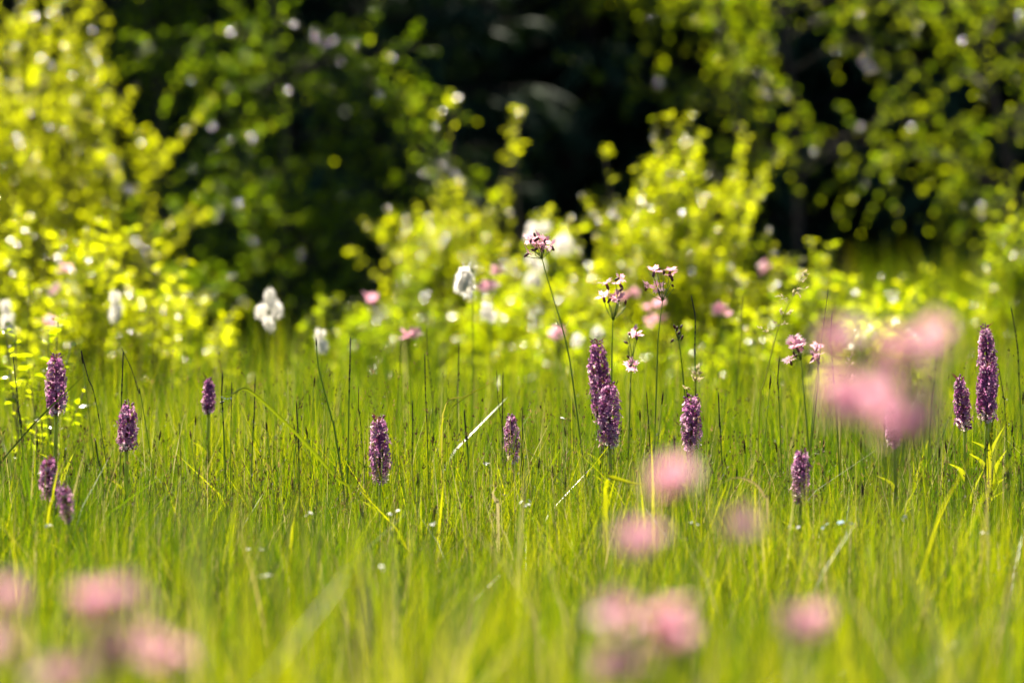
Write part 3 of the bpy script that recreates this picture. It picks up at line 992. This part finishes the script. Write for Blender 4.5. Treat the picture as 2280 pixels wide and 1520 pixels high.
def horsetail(label, ctrl, D, r=.0019, seed=0, joints=True):
    rg = np.random.default_rng(7000 + seed)
    P = [W(x, y, D) for x, y in ctrl]
    last = P[-1]
    slope = (last.x - P[-2].x) / max(.02, P[-2].z - last.z)
    base = Vector((last.x + max(-.07, min(.07, slope * .75 * last.z)), D, 0))
    root = thing('horsetail', label, 'horsetail', base, HT_G)
    st = MB(base)
    pts = curve_pts([base] + list(reversed(P)), 16)
    st.tube(pts, [r * (1.1 - .5 * (i / 16)) for i in range(17)], 6, tint=.5)
    st.build('stem', M['horsetail'], root)
    tip = MB(base)
    tip.tube([pts[-1] - (pts[-1] - pts[-2]).normalized() * .008, pts[-1], pts[-1] + (pts[-1] - pts[-2]).normalized() * .008], [r * .8, r * .9, r * .2], 6, tint=.3)
    tip.build('tip', M['sheath'], root)
    if joints:
        ln = sum((pts[i + 1] - pts[i]).length for i in range(16))
        s = ln - .014
        gap = .010
        while s > ln * .35:
            q = s / ln * 16
            k = min(int(q), 15)
            c = pts[k].lerp(pts[k + 1], q - k)
            o = link_obj('sheath', SHEATH, root, c - base)
            o.rotation_mode = 'QUATERNION'
            o.rotation_quaternion = (pts[k + 1] - pts[k]).to_track_quat('Z', 'Y')
            f = r / .0019 * (.6 + .38 * (1 - s / ln))
            o.scale = (f, f, 1)
            s -= gap
            gap = min(.032, gap * 1.16)
    return root


LANDMARKS = [(125, 850, 'the orchid crossed by a slanting blade'), (287, 940, 'the short dense orchid'), (466, 880, 'the small greyish orchid'), (120, 1090, 'the tight trio of orchids'),
             (600, 960, 'the arching blade with water drops'), (712, 770, 'the low white cotton tuft'), (843, 1000, 'the long pinkish orchid'), (1040, 640, 'the sharp white cotton head'), (1138, 970, 'the slim sharp orchid'),
             (1255, 740, 'the tall curved ragged robin'), (1345, 880, 'the two dark orchids'), (1465, 700, 'the open pink ragged robin stars'), (1541, 930, 'the orchid under the bedstraw sprig'),
             (1700, 800, 'the golden grass panicle'), (1800, 780, 'the two full pink heads'), (1784, 1060, 'the short orchid standing alone'), (1970, 900, 'the large near pink heads'), (2136, 900, 'the leaning orchid'), (2197, 830, 'the tallest orchid pair'),
             (260, 690, 'the bright yellow shrub'), (20, 700, 'the willow seedling')]


def near_what(px, py):
    return min(LANDMARKS, key=lambda l: (l[0] - px) ** 2 + .5 * (l[1] - py) ** 2)[2]


def horsetail_label(c, D):
    bend = abs(c[0][0] - c[-1][0])
    look = 'curved' if bend > 45 else ('leaning' if bend > 16 else 'upright')
    return ('soft distant ' if D > 16.8 else 'thin dark ') + look + ' jointed horsetail beside ' + near_what(c[0][0], c[0][1] + 60)


horsetail('smooth dark horsetail with a bowed upper stem below a white tuft', [(704, 760), (708, 810), (722, 870), (738, 930), (752, 1000)], 15.6, .0018, 1, joints=False)
for i, (c, D) in enumerate((
    ([(1106, 832), (1109, 890), (1118, 950), (1124, 1010)], 15.7), ([(1120, 838), (1119, 900), (1118, 1000)], 15.8),
    ([(1541, 668), (1548, 710), (1547, 780), (1549, 860)], 15.85), ([(1843, 652), (1833, 730), (1824, 800), (1812, 900)], 15.9),
    ([(1852, 706), (1850, 760), (1856, 840), (1862, 920)], 15.9), ([(274, 790), (272, 850), (270, 920)], 15.8),
    ([(274, 782), (292, 820), (308, 870), (322, 930)], 15.8), ([(946, 797), (947, 860), (950, 930), (952, 990)], 15.9),
    ([(780, 758), (779, 820), (777, 900)], 16.0), ([(798, 868), (799, 910), (806, 980)], 15.7),
    ([(1735, 802), (1732, 850), (1736, 930)], 15.6), ([(495, 838), (494, 890), (498, 960)], 15.7), ([(516, 856), (515, 900), (514, 970)], 15.8),
    ([(950, 735), (953, 800), (962, 870), (966, 960)], 17.2), ([(66, 636), (64, 720), (60, 820)], 18.6), ([(344, 720), (340, 790), (338, 860)], 18.4),
    ([(1654, 668), (1648, 760), (1640, 880)], 17.8), ([(2252, 690), (2264, 760), (2270, 860)], 16.6), ([(2224, 820), (2234, 880), (2240, 950)], 16.0),
    ([(182, 790), (196, 840), (222, 940)], 15.9), ([(1034, 920), (1038, 970), (1043, 1030)], 15.7), ([(1164, 912), (1163, 970), (1160, 1040)], 15.5),
    ([(918, 900), (919, 960), (918, 1040)], 15.4), ([(1600, 882), (1602, 940), (1606, 1000)], 15.9), ([(893, 755), (890, 830), (884, 900)], 17.2),
    ([(568, 845), (566, 920), (562, 1000)], 15.6), ([(1022, 770), (1020, 850), (1018, 930)], 16.9), ([(2092, 735), (2080, 850), (2070, 960)], 15.9),
    ([(1440, 880), (1445, 960), (1450, 1050)], 15.5), ([(660, 900), (664, 970), (666, 1050)], 15.3), ([(400, 950), (402, 1010), (404, 1080)], 15.0),
    ([(30, 800), (40, 900), (50, 1000)], 15.8), ([(213, 985), (220, 1030), (232, 1080)], 15.2),
)):
    horsetail(horsetail_label(c, D), c, D, .0009 + .0003 * (i % 3), 10 + i)

# ------------------------------------------------------------------ sedges with dark heads
SG_G = 'sedges with small dark seed heads'
rs = np.random.default_rng(91)


def sedge(px, py, D, seed, kind):
    rg = np.random.default_rng(9000 + seed)
    top = W(px, py, D)
    base = Vector((top.x + rg.uniform(-.06, .06), D + rg.uniform(-.04, .04), 0))
    lab = ('thin sedge with a dark brown seed head near ', 'thin sedge with a straw yellow seed spike near ')[kind] + near_what(px, py)
    root = thing('sedge', lab, 'sedge', base, SG_G if kind == 0 else 'sedges with straw yellow seed spikes')
    st = MB(base)
    pts = curve_pts([base, base.lerp(top, .55) + Vector((rg.uniform(-.01, .01), 0, .01)), top], 7)
    st.tube(pts, [.0011 - .00006 * i for i in range(8)], 5, tint=.45)
    st.build('stem', M['stem'], root)
    d = (pts[-1] - pts[-2]).normalized()
    hd = MB(base)
    ln = rg.uniform(.012, .024)
    tn = .2 if kind == 0 else .95
    for i in range(14):
        f = i / 13
        az = i * 2.4
        o = Vector((math.cos(az), math.sin(az), 0)) * (.0022 * math.sin(math.pi * (.15 + .8 * f)) + .0004)
        p = pts[-1] + d * ln * (f - .6)
        hd.blade([p, p + o * .8 + d * .0025, p + o + d * .006], .0024, Vector((-o.y, o.x, 0.0001)), tint=max(0, min(1, tn + rg.normal() * .15)), fold=.6)
    hd.tube([pts[-1] - d * ln * .6, pts[-1], pts[-1] + d * ln * .4], [.001, .0016, .0006], 5, tint=max(0, tn - .15))
    hd.build('seed_head', M['sedge_head'], root)


for i in range(78):
    D = rs.uniform(14.3, 17.0)
    px = rs.uniform(-20, 2300)
    zt = rs.uniform(.33, .45)
    py = 333 + FPX * (CAM_Z - zt) / D
    sedge(px, py, D, i, 1 if i % 4 == 3 else 0)
for i, (px, py, D) in enumerate(((1425, 925, 15.7), (1475, 886, 15.7), (1530, 880, 15.8), (183, 795, 15.7), (1715, 850, 15.8), (2278, 885, 15.6), (1330, 925, 15.6), (700, 850, 16.5))):
    sedge(px, py, D, 200 + i, 0)


# ------------------------------------------------------------------ grass panicle, bedstraw, single blades
def panicle(label, D, ctrl, clusters, seed):
    rg = np.random.default_rng(400 + seed)
    P = [W(x, y, D) for x, y in ctrl]
    base = Vector((P[-1].x + (P[-1].x - P[-2].x) * .6, D, 0))
    root = thing('grass_panicle', label, 'grass', base)
    st = MB(base)
    pts = curve_pts([base] + list(reversed(P)), 16)
    st.tube(pts, [.0013 - .00005 * i for i in range(17)], 5, tint=.9)
    st.build('stem', M['stem'], root)
    for (x, y, sx, sy, n) in clusters:
        p0 = W(sx, sy, D)
        p1 = W(x, y, D)
        br = MB(base)
        bp = curve_pts([p0, p0.lerp(p1, .5) + Vector((0, rg.uniform(-.004, .004), .002)), p1], 4)
        br.tube(bp, .0005, 4, tint=.9)
        b = br.build('branch', M['stem'], root)
        for k in range(n):
            sp = MB(base)
            q = p0.lerp(p1, .35 + .65 * k / max(1, n - 1)) + Vector(rg.normal(size=3) * .0015)
            d = Vector((rg.normal() * .5, rg.normal() * .4, rg.uniform(-.6, .8))) + (p1 - p0).normalized()
            d.normalize()
            for s in (-1, 1):
                sp.blade([q, q + d * .003 + Vector((s * .0008, 0, 0)), q + d * .0075], .0024, Vector((s, .4, 0)), tint=rg.uniform(.1, 1), fold=.8)
            sp.build('spikelet', M['straw'], b)


panicle('golden flowering grass panicle leaning on a pair of pale stems', 15.75, [(1787, 603), (1775, 640), (1750, 690), (1735, 725), (1722, 770), (1703, 850), (1690, 930)],
        [(1792, 605, 1786, 608, 5), (1797, 612, 1782, 620, 5), (1795, 622, 1778, 632, 5), (1778, 652, 1770, 645, 4), (1793, 640, 1770, 648, 4), (1768, 652, 1765, 658, 4), (1735, 658, 1757, 665, 6), (1752, 668, 1757, 668, 3),
         (1740, 692, 1745, 705, 5), (1762, 694, 1744, 706, 5), (1727, 720, 1736, 724, 4), (1748, 722, 1737, 722, 4), (1694, 730, 1722, 748, 5)], 1)
panicle('pale slender grass panicle before the large near pink flowers', 15.9, [(1895, 785), (1890, 820), (1884, 860), (1878, 900), (1872, 980)],
        [(1897, 790, 1893, 805, 4), (1898, 810, 1891, 820, 4), (1900, 840, 1886, 850, 4), (1906, 858, 1883, 870, 4), (1888, 800, 1891, 815, 3)], 2)
panicle('small white bedstraw sprig above the purple orchid', 15.6, [(1555, 815), (1550, 835), (1548, 860), (1546, 900), (1545, 960)],
        [(1556, 817, 1551, 826, 6), (1545, 830, 1550, 838, 6), (1557, 832, 1550, 840, 6), (1544, 842, 1549, 850, 6), (1558, 843, 1549, 850, 5), (1525, 862, 1547, 868, 6)], 3)


def lone_blade(label, D, ctrl, width, tint, mat='grass', drops=(), ground=True, name='long_grass'):
    P = [W(x, y, D) for x, y in ctrl]
    base = Vector((P[-1].x + (P[-1].x - P[-2].x) * .5, D, 0))
    root = thing(name, label, 'grass', base, None)
    mb = MB(base)
    mb.blade(curve_pts([base] + list(reversed(P)), 20), width, Vector((.5, .3, .8)), tint=tint, fold=.5)
    mb.build('leaf', M[mat], root)
    for x, y in drops:
        dm = MB(base)
        dm.ball(W(x, y, D) + Vector((0, 0, -.0015)), .0016, .5, (1, 1, 1.1), 8, 10)
        dm.build('water_drop', M['water'], root)


lone_blade('long arching grass blade with four water drops near its tip', 15.1, [(482, 876), (500, 880), (520, 876), (538, 865), (560, 872), (610, 915), (680, 985), (745, 1060), (790, 1130)], .006, .55, drops=((494, 881), (500, 884), (507, 885), (514, 884)))
lone_blade('long green blade slanting across a purple orchid', 15.3, [(196, 826), (150, 872), (100, 920), (50, 975), (0, 1035), (-30, 1080)], .0085, .45)
lone_blade('bright yellow green blade stretched sideways from the dark orchid stem', 14.6, [(1442, 1079), (1410, 1076), (1380, 1068), (1358, 1065), (1352, 1085), (1350, 1140)], .011, .8)
lone_blade('bright broad blade beside the dark orchid stem', 15.5, [(1328, 1075), (1336, 1110), (1344, 1160), (1350, 1220)], .014, .75)
lone_blade('pale dead blade lying over the grass with a straight green one', 15.9, [(1056, 872), (1030, 884), (1004, 889), (990, 912), (984, 990)], .0032, .88)
lone_blade('straight thin green blade tilted over a pale dead one', 15.85, [(1118, 836), (1080, 860), (1040, 882), (1000, 920), (980, 1000)], .003, .7)
lone_blade('pale wavy dead blade low in the meadow', 14.9, [(1094, 1078), (1104, 1085), (1098, 1100), (1106, 1118), (1110, 1150)], .007, .98)
lone_blade('pale blade arched like a hook before the single purple orchid', 14.4, [(1600, 1078), (1640, 1062), (1680, 1075), (1702, 1105), (1710, 1150)], .005, .93)
lone_blade('yellow sunlit leaf standing against the tallest orchid pair', 15.7, [(2212, 925), (2209, 960), (2206, 1000), (2204, 1060)], .012, .85)
lone_blade('broad soft pale blade leaning in the near meadow', 10.5, [(2290, 1260), (2230, 1300), (2160, 1345), (2120, 1400), (2110, 1500)], .012, .82)
lone_blade('near curved pale blade bent towards the soft grass', 10.2, [(880, 1270), (780, 1300), (690, 1350), (650, 1420), (640, 1560)], .009, .80)

# ------------------------------------------------------------------ leafy willow seedling
base = W(75, 760, 17.6)
base.z = 0
sd = thing('willow_seedling', 'small leafy willow seedling with glowing yellow leaves behind the left orchid', 'shrub', base)
sd['label'] = 'small willow seedling with separate glowing yellow leaves before the bright yellow shrub'
rg = np.random.default_rng(321)
lm = []
for tn in (.55, .75, .9):
    V, F, t = leaves_np(np.zeros((1, 3)), np.array([[1., 0, 0]]), np.array([[0, 0, 1.]]), np.array([.036]), np.array([.016]), np.array([tn]), droop=.25)
    lm.append(mesh_data('leaf', V, F, M['leaf'], t))
for (tx, ty) in ((10, 720), (35, 745), (128, 705), (110, 735), (60, 800), (160, 760), (90, 850), (190, 860), (20, 840), (150, 880)):
    tip = W(tx, ty, 17.6) + Vector((0, rg.uniform(-.08, .08), 0))
    q = curve_pts([base + Vector((rg.uniform(-.02, .02), 0, 0)), base.lerp(tip, .55) + Vector((rg.uniform(-.02, .02), 0, .03)), tip], 8)
    sm = MB(base)
    sm.tube(q, [.003 - .00025 * i for i in range(9)], 5)
    sm.build('stem', M['twig'], sd)
    P, A, N, L, Wd, t = shoot_leaves(rg, q[3:], 15, 1, .4, .6)
    for k in range(len(P)):
        x = Vector(A[k]).normalized()
        z = Vector(N[k])
        y = z.cross(x).normalized()
        z = x.cross(y)
        o = link_obj('leaf', lm[int(rg.integers(3))], sd)
        mm = Matrix((x, y, z)).transposed().to_4x4()
        mm.translation = Vector(P[k]) - base
        o.matrix_basis = mm @ Matrix.Scale(float(L[k]), 4)


# ------------------------------------------------------------------ tiny white and pale blue meadow flowers
M['white_petal'] = leaf_mat('white_petal', [(0, (.75, .74, .7)), (1, (.8, .8, .78))], [(0, (.8, .8, .74)), (1, (.85, .85, .82))], rough=.5, fac=.5)
M['blue_petal'] = leaf_mat('blue_petal', [(0, (.35, .5, .68)), (1, (.45, .6, .75))], [(0, (.4, .55, .75)), (1, (.5, .65, .8))], rough=.5, fac=.5)


def petal_of(mat):
    mb = MB()
    petal_patch(mb, (0, 0, 0), (1, 0, .25), (0, 0, 1), .0045, .0036, .5)
    return mb.data('petal', M[mat])


PW, PB = petal_of('white_petal'), petal_of('blue_petal')
c_ = MB()
c_.ball((0, 0, -.0008), .0012, .9, (1, 1, .8), 4, 6)
CENTRE = c_.data('flower', M['stem'])
rg = np.random.default_rng(515)
for px, py, D, nfl, blue in ((1770, 1180, 14.2, 3, 0), (1545, 1168, 14.4, 3, 0), (1880, 1170, 14.2, 3, 1), (1835, 1176, 14.2, 2, 1), (2005, 1158, 14.3, 2, 0), (868, 1146, 14.5, 3, 0), (570, 1228, 13.6, 3, 0), (852, 1272, 13.1, 3, 0),
                             (592, 1290, 13.0, 3, 0), (104, 1172, 14.1, 2, 0), (1172, 1125, 14.8, 4, 0), (960, 1174, 14.1, 3, 0), (1252, 932, 15.7, 2, 0), (2190, 1190, 14.0, 3, 0), (1090, 1035, 15.3, 3, 0), (690, 1150, 14.3, 2, 0)):
    c = W(px, py, D)
    base = Vector((c.x + rg.uniform(-.02, .02), D, 0))
    root = thing('small_flower', ('tiny white flowers in the grass near ', 'tiny pale blue flowers in the grass near ')[blue] + near_what(px, py), 'flower', base, 'tiny meadow flowers in the grass')
    st = MB(base)
    st.tube(curve_pts([base, base.lerp(c, .5) + Vector((.006, 0, 0)), c - Vector((0, 0, .004))], 5), .0008, 5, tint=.5)
    st.build('stem', M['stem'], root)
    for k in range(nfl):
        p = c + Vector((rg.normal() * .006, rg.normal() * .006, rg.uniform(0, .008)))
        br = MB(base)
        br.tube([c - Vector((0, 0, .006)), p - Vector((0, 0, .001))], .0005, 4, tint=.5)
        br.build('branch', M['stem'], root)
        o = link_obj('flower', CENTRE, root, p - base)
        o.rotation_euler = (rg.normal() * .5, rg.normal() * .5, rg.uniform(0, 6))
        for j in range(5):
            link_obj('petal', PB if blue else PW, o).rotation_euler = (0, 0, j * 2 * math.pi / 5)
